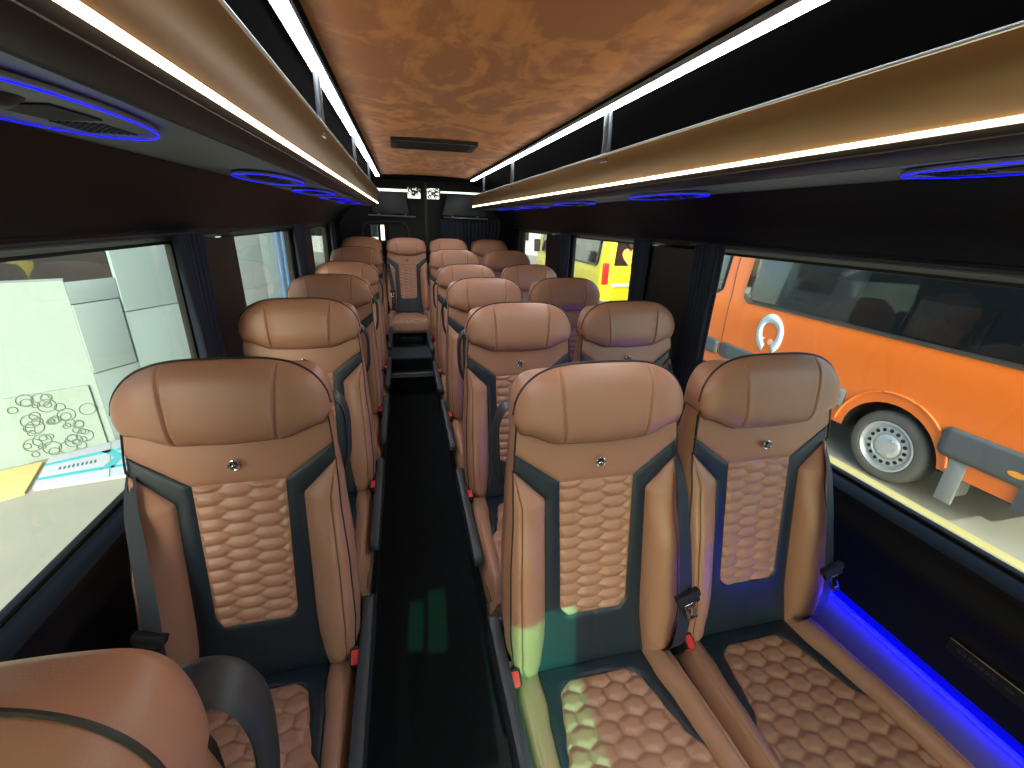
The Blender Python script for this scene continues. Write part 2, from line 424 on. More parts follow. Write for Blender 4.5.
# made-up frilly lattice, mottles the bright top corner openings like foliage
for s, w in ((-1, 'left'), (1, 'right')):
    mb = MB(); random.seed(3+s)
    cx = -.112 if s < 0 else .097
    for k in range(20):
        a = (random.uniform(-.055, .055), random.uniform(-.045, .045)); r = random.uniform(.012, .024)
        mb.tube([(cx+a[0]+r*cos(q*.9), 5.535, 1.858+a[1]+r*sin(q*.9)) for q in range(6)], .006, 6)
    tag(obj('foliage_lattice', mb, BLACK), 'made-up curly black lattice, like foliage in the bright gap %s of the rear pole' % w, 'lattice')
curtain(5.475, .17, .90, .95, 1.585, 'wide dark navy curtain across the right back door', n=16, grp=G, along='x')
t = thing('rear_window_frame', 'dark arched frame on the left back door with small bright gaps', 'frame', (-.42, 5.52, 1.35))
obj('arch', MB().tube(catmull([(-.30, 0, -.2), (-.29, 0, .10), (-.20, 0, .175), (.12, 0, .18), (.22, 0, .10), (.24, 0, -.2)], 6), .012), PLASG, t)
obj('mullion', MB().tube([(.02, 0, .17), (-.01, 0, -.2)], .008), PLASG, t)

# front of the bus behind the viewer: bulkhead with windscreen; unseen panels added over its upper band to shape the sun

mb = MB()
rect_holes(mb, -1.04, 1.04, -.08, 2.03, [(-.95, .95, .70, 1.86)], -1.78, -1.72)
front = struct('wall_front', mb, WALLB, smooth=False)
obj('windscreen', MB().box(-.96, .96, -1.765, -1.76, .69, 1.30), GLASSW, front, smooth=False)
obj('shade_band', MB().box(-.96, .96, -1.765, -1.76, 1.30, 1.87), GLASSG, front, smooth=False)
mbl = MB(); mbr = MB()
rect_holes(mbl, -.95, -.19, 1.18, 1.86, [(-.485, -.425, 1.38, 1.50), (-.405, -.33, 1.37, 1.52)], -1.70, -1.68)  # slots and side gap cut so sun patches land on aisle and seat
rect_holes(mbr, -.01, .95, 1.18, 1.86, [], -1.70, -1.68)
tag(obj('sun_mask', mbl, WALLB, smooth=False), 'added dark panel with two small slots shaping the sun, over the left part of the windscreen', 'sun mask')
tag(obj('sun_mask', mbr, WALLB, smooth=False), 'added plain wide dark panel blocking the sun, over the right part of the windscreen', 'sun mask')

# ================================================================== SEATS
def y0f(z): return -.135+(z-.50)*.135/.78
Wt = [(.49, .178), (.52, .208), (.57, .226), (.65, .232), (.78, .230), (.95, .220), (1.06, .210), (1.18, .203)]
def Wf(z): return smooth(Wt, z)
def xin(z): return min(Wf(z), lerp([(1.0, .097), (1.085, .213)], z))
def xout(z):
    b = lerp([(.49, .150), (.60, .135), (.66, .133), (.962, .133), (1.045, .216)], z)
    return min(Wf(z), b)
ZH0, ZH1 = .640, 1.0
def xh(z):      # half width of the quilted field
    w = lerp([(ZH0, .090), (ZH1, .097)], z)
    d = z-ZH0; r = .032
    if d < r: w -= r-sqrt(max(0, r*r-(r-d)**2))
    return w
BH = [(.49, .022), (.55, .056), (.66, .070), (.80, .058), (.95, .032), (1.02, .012), (1.05, .0)]
def hb(z): return smooth(BH, z)
def basal(x, z):   # gentle dish of the whole backrest front
    return -.006*(1-(abs(x)/.24)**2)
def surf(x, z, h): return (x, y0f(z)-h-basal(x, z), z)
def puff(d, H=.004, r=.006): return H*(1-exp(-max(0, d)/r))

def hexd(x, z, px, pz, pointy=False):
    # distance to nearest stitch line of a stretched honeycomb; px,pz: pitch of cells
    if pointy:  # rows along x staggered
        X, Y = z, x; px, pz = pz, px
    else: X, Y = x, z
    a = pz/sqrt(3); sx = 1.5*a/px; X *= sx
    cw = 1.5*a; best = []
    i0 = round(X/cw)
    for i in (i0-1, i0, i0+1):
        off = (i % 2)*pz/2; j0 = round((Y-off)/pz)
        for j in (j0-1, j0, j0+1):
            cx, cy = i*cw, off+j*pz; best.append((hypot(X-cx, Y-cy), cx, cy))
    best.sort(); d1, c1x, c1y = best[0]; r = 9
    for d2, cx, cy in best[1:5]:
        r = min(r, (d2*d2-d1*d1)/(2*hypot(cx-c1x, cy-c1y)))
    return r
def quilt(d, H, dm): 
    t = min(1, d/dm); return H*(1-(1-t)**2.0)-.0005

CACHE = {}
def cached(key, fn):
    if key not in CACHE: CACHE[key] = fn()
    return CACHE[key]

def m_backquilt():
    mb = MB(); rows = []
    for z in frange(ZH0+.0008, ZH1, 120):
        w = xh(z); row = []
        for u in frange(-1, 1, 50):
            x = u*w; e = min(w-abs(x), ZH1-z, z-ZH0)
            h = quilt(hexd(x+.012, z+.004, .060, .0318), .0085, .013)*min(1, e/.006)-.001
            row.append(surf(x, z, h))
        rows.append(row)
    return mb.grid(rows).mesh('quilted_panel', TAN, sharp=180)
def m_trim():
    mb = MB()
    for s in (-1, 1):
        rows = []
        for z in frange(ZH0, 1.0845, 110):
            a = xh(z) if z <= ZH1 else xin(z); b = xout(z); row = []
            if b < a: b = a
            for u in frange(0, 1, 10):
                x = a+(b-a)*u; d = min(x-a, b-x)
                row.append(surf(s*x, z, puff(d, .0045, .006)-.0015))
            rows.append(row)
        mb.grid(rows, flip=s < 0)
    rows = []
    for z in frange(.49, ZH0, 26):
        b = xout(z); row = []
        for u in frange(-1, 1, 40):
            x = u*b; top = ZH0
            d = min(b-abs(x), max(0, z-.49)+.002)
            if z > ZH0-.012 and abs(x) < xh(ZH0+.004): d = min(d, ZH0-z)
            row.append(surf(x, z, puff(d, .0045, .006)-.0015-.002*exp(-(x/.003)**2)))
        rows.append(row)
    mb.grid(rows)
    return mb.mesh('trim_band', NAVY, sharp=180)
def m_yoke():
    mb = MB(); rows = []
    for z in frange(ZH1, 1.165, 44):
        a = xin(z); row = []
        for u in frange(-1, 1, 50):
            x = u*a; d = min((a-abs(x)) if z < 1.09 else .05, z-ZH1)
            row.append(surf(x, z, puff(d, .006, .008)-.001+.004*max(0, 1-(u*u))*sin(pi*(z-ZH1)/.19)))
        rows.append(row)
    mb.grid(rows)
    for s in (-1, 1):   # side gusset
        rows = []
        for z in frange(.49, 1.15, 60):
            w = Wf(z); y = y0f(z); e = 0 if z > .53 else (.53-z)*.8
            h = -.004
            rows.append([(s*w, y-h-.001, z), (s*(w+.004), y+.02, z), (s*(w+.002), y+.045, z), (s*(w-.004), y+.085-max(0, z-1.05)*.3, z), (s*(w-.03), y+.10-max(0, z-1.05)*.4, z)])
        mb.grid(rows, flip=s > 0)
    return mb.mesh('backrest', TAN, sharp=60)
def m_bolster(s):
    mb = MB(); rows = []
    for z in frange(.49, 1.044, 90):
        a = xout(z); b = Wf(z); H = hb(z); row = []
        for u in frange(0, 1, 26):
            f = max(0, 4*u*(1-u))**.55
            asym = .75+.35*u
            seam = .003*exp(-((u-.70)/.035)**2)
            endr = sqrt(max(0, 1-((.515-z)/.03)**2)) if z < .515 else 1
            row.append((s*(a+(b-a)*u+.006*f*u*(H/.06)), surf(0, z, 0)[1]-.0005-(H*f*asym*endr)+seam*(H > .01)-(.006 if False else 0)-.006*0+.0035*u*0, z))
        # close the side
        w = b; row.append((s*(w+.003), y0f(z)+.012, z))
        rows.append(row)
    mb.grid(rows, flip=s < 0)
    # round bottom cap
    b0 = rows[0]; mb.poly(b0)
    return mb.mesh('side_bolster', TAN, sharp=70)
def bol_pt(s, z, u, off=0):
    a = xout(z); b = Wf(z); H = hb(z); f = max(0, 4*u*(1-u))**.55
    endr = sqrt(max(0, 1-((.515-z)/.03)**2)) if z < .515 else 1
    return (s*(a+(b-a)*u+.006*f*u*(H/.06)), surf(0, z, 0)[1]-.0005-(H*f*(.75+.35*u)*endr)-off, z)
def m_piping(S):
    mb = MB()
    for s in (S,):
        mb.tube([bol_pt(s, z, .93, .0005) for z in frange(.50, 1.04, 50)]+[(s*Wf(z), y0f(z)-.004, z) for z in frange(1.05, 1.165, 8)], .0022, 6)
    return mb.mesh('piping', PIPE)
def m_seam(S):
    mb = MB()
    for s in (S,):
        mb.tube([bol_pt(s, z, .70, -.0015) for z in frange(.505, 1.0, 50)], .0016, 6)
    return mb.mesh('seam', SEAMT)

# headrest
HW = .2125
def hz_top(x): t = min(1, abs(x)/HW); return 1.178+.109*(1-t**3.6)**.55
def hz_bot(x):
    t = abs(x)
    return smooth([(0, 1.102), (.10, 1.105), (.192, 1.134), (HW, 1.160)], t)
HS = [(.105), ]
def hfront(x, z):
    zt, zb = hz_top(x), hz_bot(x); v = (z-zb)/max(1e-6, zt-zb)
    t = min(1, abs(x)/HW)
    e = (1-abs(2*v-1)**3.2)**.6 if 0 < v < 1 else 0
    d = .038*e*(1-t**6)**.6
    xs = .105+.012*(v-.5)
    d -= .0062*exp(-((abs(x)-xs)/.0032)**2)*min(1, e*1.5)
    d += .0025*exp(-((abs(x)-xs)/.014)**2)*e
    return d
def yh(z): return y0f(z)-.010
def hcols():
    c = [HW*sin(pi/2*k/34) for k in range(-34, 35)]
    for s in (-1, 1): c += [s*(.105+k*.0016) for k in range(-6, 7)]
    return sorted(c)
def m_headrest():
    mb = MB(); cols = []
    for x in hcols():
        zt, zb = hz_top(x), hz_bot(x); col = []
        for k in range(31):
            v = .5-.5*cos(pi*k/30); z = zb+(zt-zb)*v
            xx = x+.012*(v-.5)*math.copysign(1, x)*exp(-((abs(x)-.105)/.04)**2)
            col.append((xx, yh(z)-hfront(xx, z), z))
        cols.append(col)
    mb.grid(cols)
    # rim loop going back
    xs = hcols()
    loop = [(x, hz_top(x)) for x in xs]+[(x, hz_bot(x)) for x in xs[::-1]]
    rings = []
    def back(x, z):   # squarer outline of the rear edge
        t = min(1, abs(x)/HW)
        if z > 1.17: return 1.17+.094*(1-t**12)**.5
        return z
    for dy, sc, mo, dz in ((0, 1.0, 0, 0), (.004, 1.006, .0, 0), (.022, 1.004, .75, 0), (.046, 1.0, 1, 0), (.056, .985, 1, -.004), (.072, .95, 1, -.02), (.078, .8, 1, -.02), (.078, .05, 1, 0)):
        rings.append([(x*sc, yh(z)+dy, 1.19+(z+(back(x, z)-z)*mo+dz-1.19)*sc) for x, z in loop])
    mb.grid(rings, close=True)
    return mb.mesh('headrest', TAN, sharp=70)
def m_hpipe():
    mb = MB()
    P = [(x, yh(z)-.001, z) for x in frange(-HW, HW, 90) for z in [hz_top(x*.9999)]]
    P = [(-HW, yh(1.185), 1.185)]+P+[(HW, yh(1.185), 1.185)]
    mb.tube([(x*1.004, y, 1.19+(z-1.19)*1.015) for x, y, z in P], .0026, 6)
    return mb.mesh('headrest_piping', PIPE)
def m_hpipe2():
    mb = MB()
    P = [(x, yh(z), z) for x in frange(-HW*.985, HW*.985, 60) for z in [hz_bot(x)-.0015]]
    mb.tube(P, .0016, 6); return mb.mesh('headrest_seam', SEAMT)

def m_badge_disc():
    mb = MB(); z = 1.052; y = y0f(z)-.0085
    mb.lathe([(0, -.004), (.0085, -.003), (.0095, 0), (.0, .001)], 'y', (0, y-.001, z), 24)
    return mb.mesh('badge', NAVY)
def m_badge_star():
    mb = MB(); z = 1.052; y = y0f(z)-.0145
    R0 = .0115
    mb.tube([(R0*cos(a), y, z+R0*sin(a)) for a in [2*pi*k/28 for k in range(28)]], .0016, 6, True)
    for k in range(3):
        a = pi/2+k*2*pi/3; P = (cos(a), sin(a)); Q = (-sin(a), cos(a))
        o = (0, y-.0022, z); tip = (P[0]*R0, y, z+P[1]*R0)
        l = (Q[0]*.0024-P[0]*.0, y+.0008, z+Q[1]*.0024); r = (-Q[0]*.0024, y+.0008, z-Q[1]*.0024)
        mb.poly([o, l, tip]); mb.poly([o, tip, r]); mb.poly([l, (0, y+.002, z), r, tip])
    return mb.mesh('star', CHROME, smooth=False)

def m_shell():
    mb = MB(); rows = []
    for z in frange(.44, 1.17, 30):
        w = Wf(min(z, 1.15))-.022; y = y0f(z)+.085
        w *= 1 if z < 1.05 else sqrt(max(.05, 1-((z-1.05)/.14)**2))
        rows.append([(w, y, z), (w*.98, y+.03, z), (w*.8, y+.05, z), (0, y+.058, z), (-w*.8, y+.05, z), (-w*.98, y+.03, z), (-w, y, z)])
    mb.grid(rows); mb.poly(rows[0]); mb.poly(rows[-1])
    mb.grid([[(p[0], p[1], p[2]) for p in (r[0], r[-1])] for r in rows])
    return mb.mesh('back_shell', PLAS, sharp=50)

# cushion: y from YB (back) to YC (front)
YB, YC = -.125, -.62
def cz(y): return .492+.016*min(1, max(0, (YB-y)/.3))
def chx(y):  # quilt half width
    w = smooth([(YC, .178), (-.39, .168), (-.33, .140), (-.27, .126), (-.20, .112), (-.165, .104)], y)
    d = (-.165)-y; r = .045
    if d < r: w -= r-sqrt(max(0, r*r-(r-max(0, d))**2))
    return max(.0, w)
def cxo(y): return smooth([(YC, .178), (-.39, .168), (-.33, .163), (-.28, .160), (-.2, .150), (YB, .150)], y)
def cW(y): 
    w = smooth([(YC, .210), (-.55, .222), (-.4, .223), (-.2, .220), (YB, .212)], y)
    return w
def frontdrop(y):
    d = y-YC; r = .06
    return (r-sqrt(max(0, r*r-(r-d)**2))) if d < r else 0
def csurf(x, y, h):
    dish = -.012*(1-(abs(x)/.25)**2)
    return (x, y, cz(y)+dish+h-frontdrop(y)*.9)
def m_cquilt():
    mb = MB(); rows = []
    for y in frange(YC, -.1655, 130):
        w = chx(y); row = []
        for u in frange(-1, 1, 72):
            x = u*w; e = min(w-abs(x), -.165-y)
            h = quilt(hexd(x, y+.01, .060, .0415, True), .0085, .017)*min(1, max(0, e)/.006)
            row.append(csurf(x, y, h))
        rows.append(row)
    mb.grid(rows)
    # rounded front face
    r0 = rows[0]
    mb.grid([r0, [(p[0], YC-.012, p[2]-.05) for p in r0], [(p[0], YC-.005, .40) for p in r0]])
    return mb.mesh('quilted_cushion_panel', TAN, sharp=60)
def m_ctrim():
    mb = MB()
    for s in (-1, 1):
        rows = []
        for y in frange(-.39, -.165, 60):
            a, b = chx(y), cxo(y); row = []
            if y > -.167: a = 0
            if b < a: b = a
            for u in frange(0, 1, 12):
                x = a+(b-a)*u; row.append(csurf(s*x, y, puff(min(x-a, b-x), .006, .006)))
            rows.append(row)
        mb.grid(rows, flip=s > 0)
    rows = []
    for y in frange(-.165, YB+.005, 10):
        b = cxo(y); rows.append([csurf(u*b, y, puff(min(b-abs(u*b), y+.165 if abs(u*b) < .05 else .02), .006, .006)-.002*exp(-(u*b/.003)**2)) for u in frange(-1, 1, 40)])
    mb.grid(rows)
    return mb.mesh('cushion_trim', NAVY, sharp=180)
def m_cushion():
    mb = MB()
    for s in (-1, 1):
        rows = []
        for y in frange(YC, YB+.02, 70):
            a, b = cxo(y), cW(y); row = []
            for u in frange(0, 1, 14):
                x = a+(b-a)*u; h = .026*(4*u*(1-u*.78))**.6*(1 if u < .9 else 1)*min(1, (y-YC)/.1+.3) if u > 0 else 0
                drop = .020*max(0, (u-.75)/.25)**2
                p = csurf(s*x, y, h-drop-.004*exp(-((u-.72)/.06)**2)); row.append(p)
            z = row[-1][2]
            row += [(s*(b+.008), y, z-.012), (s*(b+.010), y, z-.035), (s*(b+.006), y, .42), (s*(b-.004), y, .385), (s*(b-.05), y, .38)]
            rows.append(row)
        mb.grid(rows, flip=s < 0)
        r0 = rows[0]; mb.grid([r0, [(p[0]*.985, YC-.012, p[2]*.96+.012) for p in r0], [(p[0]*.96, YC-.006, max(.39, p[2]-.09)) for p in r0]])
    mb.box(-.22, .22, YC+.0, YB+.08, .37, .43)
    return mb.mesh('seat_cushion', TAN, sharp=60)
def m_cpipe(S):
    mb = MB()
    for s in (S,):
        mb.tube([(s*(cW(y)+.008), y, csurf(cW(y), y, 0)[2]-.024) for y in frange(YC+.004, YB, 40)], .0022, 6)
    return mb.mesh('cushion_piping', PIPE)

def m_base(zf, side):
    mb = MB()
    mb.box(-.20, .20, -.55, -.02, .335, .372)
    for x in (-.15, .15):
        mb.box(x-.018, x+.018, -.52, -.47, zf+.012, .34).box(x-.018, x+.018, -.14, -.08, zf+.012, .34)
        mb.box(x-.02, x+.02, -.58, -.02, zf, zf+.014)
    mb.box(-.12, .12, -.50, -.12, .22, .30)
    for s in ((side,) if side else (1, -1)):
        # side cheek below the cushion
        pts = [(-.60, .33), (-.58, .40), (-.10, .40), (.06, .50), (.08, .44), (-.02, .28), (-.30, .22), (-.54, .26)]
        a, b = sorted((s*.206, s*.226))
        mb.prism(pts, 'x', a, b)
    return mb.mesh('seat_base', PLAS, bevel=.005)
def m_arm(s):
    mb = MB()
    P = [(-.545, .525), (-.52, .508), (-.30, .500), (-.06, .488), (.0, .50), (.012, .545), (-.02, .585), (-.12, .578), (-.30, .572), (-.50, .566), (-.54, .555)]
    a, b = sorted((s*.232, s*.262))
    mb.prism(P, 'x', a, b)
    return mb.mesh('armrest', PLASG, bevel=.010, sharp=50)
def m_armpiv(s):
    return MB().lathe([(0, 0), (.026, 0), (.028, .004*s), (.028, .055*s), (.0, .06*s)], 'x', (s*.205, -.015, .540), 20).mesh('pivot', PLAS)
def m_handle(s):
    mb = MB()
    P = catmull([(s*.14, .080, 1.15), (s*.18, .080, 1.162), (s*.212, .078, 1.15), (s*.228, .074, 1.115), (s*.230, .068, 1.06), (s*.226, .055, 1.00), (s*.208, .045, .96), (s*.18, .04, .95)], 5)
    mb.tube(P, .01, 12, flat=(.026, .007, (0, 1, 0)))
    return mb.mesh('grab_handle', PLASG, sharp=60)
def ribbon(P, Wd, th=.0012):
    mb = MB(); rows = []
    for p, w in zip(P, Wd):
        p = Vector(p); w = Vector(w); rows.append([p-w, p+w])
    mb.grid(rows); return mb
def m_belt(s, k):
    P = catmull([(s*.216, .02, 1.09), (s*(.205+k*.4), -.062, 1.00), (s*(.188+k*.7), -.118, .90), (s*(.172+k), -.166, .79), (s*(.166+k), -.200, .68), (s*(.168+k), -.198, .58), (s*(.176+k), -.155, .505)], 6)
    Wd = []
    for i, p in enumerate(P):
        t = i/(len(P)-1); a = lerp([(0, .5), (.25, 1.1), (1, 1.45)], t)
        Wd.append(Vector((.023*sin(a), .023*cos(a)*s*.9, 0)))
    return ribbon(P, Wd).mesh('seat_belt', WEB, sharp=180)
def m_guide(s, k):
    mb = MB(); c = Vector((s*(.169+k), -.194, .735))
    M = Matrix.Translation(c) @ Matrix.Rotation(radians(-14), 4, 'X') @ Matrix.Rotation(radians(-16*s), 4, 'Y')
    mb.box(-.032, .032, -.009, .008, -.007, .011, M).box(-.028, .028, -.006, .006, -.022, -.006, M)
    return mb.mesh('belt_guide', BLACK, bevel=.003)
def m_tongue(s, k):
    mb = MB(); c = Vector((s*(.169+k), -.204, .722))
    M = Matrix.Translation(c) @ Matrix.Rotation(radians(-10), 4, 'X') @ Matrix.Rotation(radians(-16*s), 4, 'Y')
    for a, b, c_, d in [(-.013, .013, -.046, -.038), (-.013, -.006, -.046, 0), (.006, .013, -.046, 0), (-.013, .013, -.014, 0)]: mb.box(a, b, -.002, .002, c_, d, M)
    return mb.mesh('belt_tongue', CHROME, bevel=.0008)
def m_buckle(s):
    M = Matrix.Translation((s*.224, -.165, .530)) @ Matrix.Rotation(radians(28), 4, 'X')
    return MB().box(-.014, .014, -.018, .018, -.06, .035, M).mesh('buckle', BLACK, bevel=.004)
def m_button(s):
    M = Matrix.Translation((s*.224, -.165, .530)) @ Matrix.Rotation(radians(28), 4, 'X')
    return MB().box(-.0095, .0095, -.0205, .012, .004, .0375, M).mesh('release_button', REDP, bevel=.003)

def make_seat(x, y, dz, zf, label, arm=0, belt=0, buckle=0, group='passenger seats', bk=0.0):
    t = thing('passenger_seat', label, 'seat', (x, y, dz), group)
    zf = zf-dz
    A = lambda key, fn, n=None: put(n or key, cached((key,), fn), t)
    br = A('backrest', m_yoke)
    A('back_shell', m_shell)
    hr = A('headrest', m_headrest)
    put('piping', cached(('hp',), m_hpipe), hr); put('seam', cached(('hs',), m_hpipe2), hr)
    A('quilted_panel', m_backquilt); A('trim_band', m_trim)
    for s in (-1, 1): put('side_bolster', cached(('bol', s), lambda: m_bolster(s)), t)
    [(put('piping', cached(('pip', s), lambda: m_piping(s)), br), put('seam', cached(('seam', s), lambda: m_seam(s)), br)) for s in (-1, 1)]
    bd = put('badge', cached(('bd',), m_badge_disc), t); put('star', cached(('st',), m_badge_star), bd); bd['label'] = 'round chrome three pointed star badge'
    cu = A('seat_cushion', m_cushion); [put('piping', cached(('cp', s), lambda: m_cpipe(s)), cu) for s in (-1, 1)]
    A('cushion_panel', m_cquilt); A('cushion_trim', m_ctrim)
    put('seat_base', cached(('base', round(zf, 3), arm), lambda: m_base(zf, arm)), t)
    if arm:
        a = put('armrest', cached(('arm', arm), lambda: m_arm(arm)), t); put('pivot', cached(('piv', arm), lambda: m_armpiv(arm)), a)
        put('grab_handle', cached(('gh', arm), lambda: m_handle(arm)), t)
    if belt:
        b = put('seat_belt', cached(('belt', belt, bk), lambda: m_belt(belt, bk)), t)
        put('belt_guide', cached(('bg', belt, bk), lambda: m_guide(belt, bk)), b); put('belt_tongue', cached(('bt', belt, bk), lambda: m_tongue(belt, bk)), b)
    if buckle:
        k = put('buckle', cached(('bk', buckle), lambda: m_buckle(buckle)), t); put('release_button', cached(('bb', buckle), lambda: m_button(buckle)), k)
        k['label'] = 'black belt buckle with a red button'
    return t
PI_ = .766
rows_l = ['single seat at the bottom left corner, only its headrest top in view', 'large front single seat beside the left window, belt across its side', 'second fully visible single seat from the front in the left row', 'third fully visible single seat from the front in the left row', 'fourth fully visible single seat from the front in the left row', 'fifth single seat in the left row, just before the back bench']
for i in range(6):
    make_seat(-.664, 1.010+PI_*(i-1)+(.02 if i == 0 else 0), .052 if i == 5 else 0, 0, 'brown leather '+rows_l[i], arm=1, belt=-1, buckle=1)
nm = ['front', 'second', 'third', 'fourth', 'fifth']
for i in range(5):
    extra = ' with green sunlight patches' if i == 0 else ''
    make_seat(.160, .872+PI_*i, .052 if i == 4 else 0, 0, 'brown leather aisle seat of the %s right-hand pair%s' % (nm[i], extra), arm=-1, belt=1, buckle=-1, bk=.032)
    extra = ' beside the blue light' if i == 0 else ''
    make_seat(.632, .872+PI_*i, .052 if i == 4 else 0, 0, 'brown leather window seat of the %s pair by the right windows%s' % (nm[i], extra), arm=0, belt=1, buckle=-1)
for x, l, b in ((-.702, 'leftmost brown leather seat of the back row', 1), (-.234, 'back row brown leather seat facing straight down the aisle', -1), (.230, 'back row brown leather seat just right of the aisle end', 1), (.697, 'rightmost brown leather seat of the back row by the dark curtain', -1)):
    make_seat(x, 5.14, .095, .30, l, arm=0, belt=-1 if b < 0 else 1, buckle=0)

# ================================================================== OUTSIDE
GZ = -.62
mb = MB().box(-40, 60, -25, 80, GZ-.2, GZ)
tag(struct('floor_outside', mb, CONC, smooth=False)); bpy.data.objects['floor_outside'].name = 'ground'
tag(obj('road_line', MB().box(3.86, 3.97, -6, 7.5, GZ, GZ+.004), YLINE, smooth=False), 'pale yellow line painted on the ground beside the orange van', 'road marking', kind=None)

def van(name, label, ox, oy, paint, trimc, yellow=False):
    """van with its nose towards +y; side at local x=0, tail at local y=0"""
    t = thing(name, label, 'van', (ox, oy, GZ))
    Wd, Ln = 1.98, 5.9
    def xs(z):  # inset of the side at height z over ground
        return lerp([(.30, .03), (.55, .0), (1.15, .0), (1.30, .012), (1.35, .02), (2.2, .13), (2.42, .20), (2.58, .34), (2.64, .55)], z)
    def arch(y, z0):
        for yc in (1.30, 4.72):
            d = abs(y-yc)
            if d < .43: z0 = max(z0, .34+sqrt(.43**2-d*d)*.98)
        return z0
    def top(y): return lerp([(0, 2.64), (4.25, 2.64), (4.6, 2.5), (5.15, 1.75), (5.3, 1.55), (5.75, 1.25), (5.88, .9), (5.9, .5)], y)
    mb = MB()
    ys = sorted(set([round(v, 4) for v in frange(0, 5.9, 60)]+[round(yc+.43*cos(pi*k/20), 4) for yc in (1.30, 4.72) for k in range(21)]+[.02, .05]))
    zr = [.37, .55, .75, 1.0, 1.15, 1.30, 1.35, 1.6, 1.9, 2.2, 2.42, 2.52, 2.58, 2.62, 2.64]
    for s in (0, 1):
        rows = []
        for y in ys:
            zb = arch(y, .37); zt = top(y); row = []
            for i in range(len(zr)):
                z = zr[i]; z = min(max(z, zb), zt)
                e = .10*max(0, 1-y/.10)**2+lerp([(4.9, 0), (5.9, .25)], y)
                x = xs(z)+e
                row.append((x if s == 0 else Wd-x, y, z))
            rows.append(row)
        mb.grid(rows, flip=s == 0)
        if s == 0: L0 = rows
        else: L1 = rows
    # roof, bonnet and tail skins
    mb.grid([[L0[i][-1], L1[i][-1]] for i in range(len(ys))])
    mb.grid([[L0[0][k], L1[0][k]] for k in range(len(zr))])
    mb.grid([[L0[-1][k], L1[-1][k]] for k in range(len(zr))])
    body = obj('body', mb, paint, t, sharp=35)
    obj('underbody', MB().box(.35, Wd-.35, .1, 5.7, .22, .40), BLACK, t, smooth=False)
    # liners
    for yc in (1.30, 4.72):
        for x0, x1 in ((.03, .42), (Wd-.42, Wd-.03)):
            mb = MB(); mb.grid([[(x, yc+.44*cos(a), .34+.43*sin(a)) for a in frange(0, pi, 20)] for x in (x0, x1)])
            mb.box(.38 if x0 < 1 else Wd-.42, .42 if x0 < 1 else Wd-.38, yc-.44, yc+.44, .3, .8)
            obj('wheel_arch', mb, BLACK, t)
    # wheels
    for yc in (1.30, 4.72):
        for sx, wx in ((1, .035), (-1, Wd-.035)):
            w = obj('wheel', MB().lathe([(.235, .02*sx), (.25, .004*sx), (.285, 0*sx), (.318, .012*sx), (.336, .035*sx), (.34, .06*sx), (.34, .18*sx), (.31, .23*sx), (.2, .23*sx)], 'x', (wx, yc, .34), 48), mat('tyre', srgb(88, 88, 86), .8, bump=('noise', 60, .5)), t)
            rim = MB().lathe([(.238, .012*sx), (.225, .006*sx), (.215, .02*sx), (.207, .045*sx), (.19, .05*sx), (.178, .035*sx), (.135, .028*sx), (.118, .045*sx), (.10, .02*sx), (.06, .012*sx), (0, .010*sx)], 'x', (wx, yc, .34), 48)
            r = obj('rim', rim, mat('steel_rim', srgb(190, 196, 200), .4, .5), w, sharp=50)
            mb = MB()
            for k in range(16):
                a = 2*pi*k/16; M = Matrix.Translation((wx+.030*sx, yc+.157*cos(a), .34+.157*sin(a)))
                mb.lathe([(0, -.004*sx), (.017, -.004*sx), (.0175, .004*sx)], 'x', tuple(M.translation), 12)
            obj('rim_hole', mb, BLACK, w)
            mb = MB()
            for k in range(6):
                a = 2*pi*k/6; mb.lathe([(0, -.012*sx), (.011, -.012*sx), (.012, .01*sx)], 'x', (wx+.018*sx, yc+.082*cos(a), .34+.082*sin(a)), 6)
            obj('lug_nut', mb, MATS['steel_rim'], w)
    def sidepatch(nm, y0, y1, z0, z1, m_, off=.006, r=.06, ny=20, nz=8, th=.012, parent=t, yl=None):
        # rounded patch following the left and right side
        for s in ((0,) if parent is not t else (0, 1)):
            rows = []
            for v in frange(0, 1, nz):
                z = z0+(z1-z0)*v; row = []
                dz = min(z-z0, z1-z); ins = 0
                if dz < r: ins = r-sqrt(max(0, r*r-(r-dz)**2))
                for u in frange(0, 1, ny):
                    a, b = (y0+ins, y1-ins)
                    if yl: b = b-yl*(1-v)
                    y = a+(b-a)*u; x = xs(z)-off
                    row.append((x if s == 0 else Wd-x, y, z))
                rows.append(row)
            q = put(nm, MB().grid(rows, flip=s == 1).mesh(nm, m_, sharp=40), t)
            md = q.modifiers.new('thickness', 'SOLIDIFY'); md.thickness = th; md.offset = 0
    VG = mat('dark_van_glass', srgb(16, 21, 24), .03, .0, coat=.6, spec=.8)
    sidepatch('side_window', .28, 3.42, 1.32, 2.10, VG, .004, .10, 20, 14, .01)
    sidepatch('front_window', 3.82, 4.62, 1.36, 2.06, VG, .004, .08, 14, 12, .01, yl=-.02)
    CL = mat('grey_cladding', srgb(78, 84, 90), .6)
    sidepatch('cladding', .20, .90, .52, .76, CL, .012, .03, 12, 6, .02)
    sidepatch('cladding', 1.76, 3.6, .54, .74, CL, .012, .02, 12, 6, .02)
    sidepatch('cladding', 3.66, 4.26, .54, .74, CL, .012, .02, 8, 6, .02)
    # fender lip over the rear wheel
    mb = MB(); mb.tube([(-.004, 1.30+.50*cos(a), .36+.50*sin(a)) for a in frange(.12, pi-.12, 24)], .012, 6)
    obj('fender_lip', mb, paint, t)
    obj('door_seam', MB().tube([(xs(z)-.001, 3.63+(.05 if z > 1.4 else 0), z) for z in (.55, .9, 1.2, 1.35, 1.7, 2.2)], .004, 5), BLACK, t)
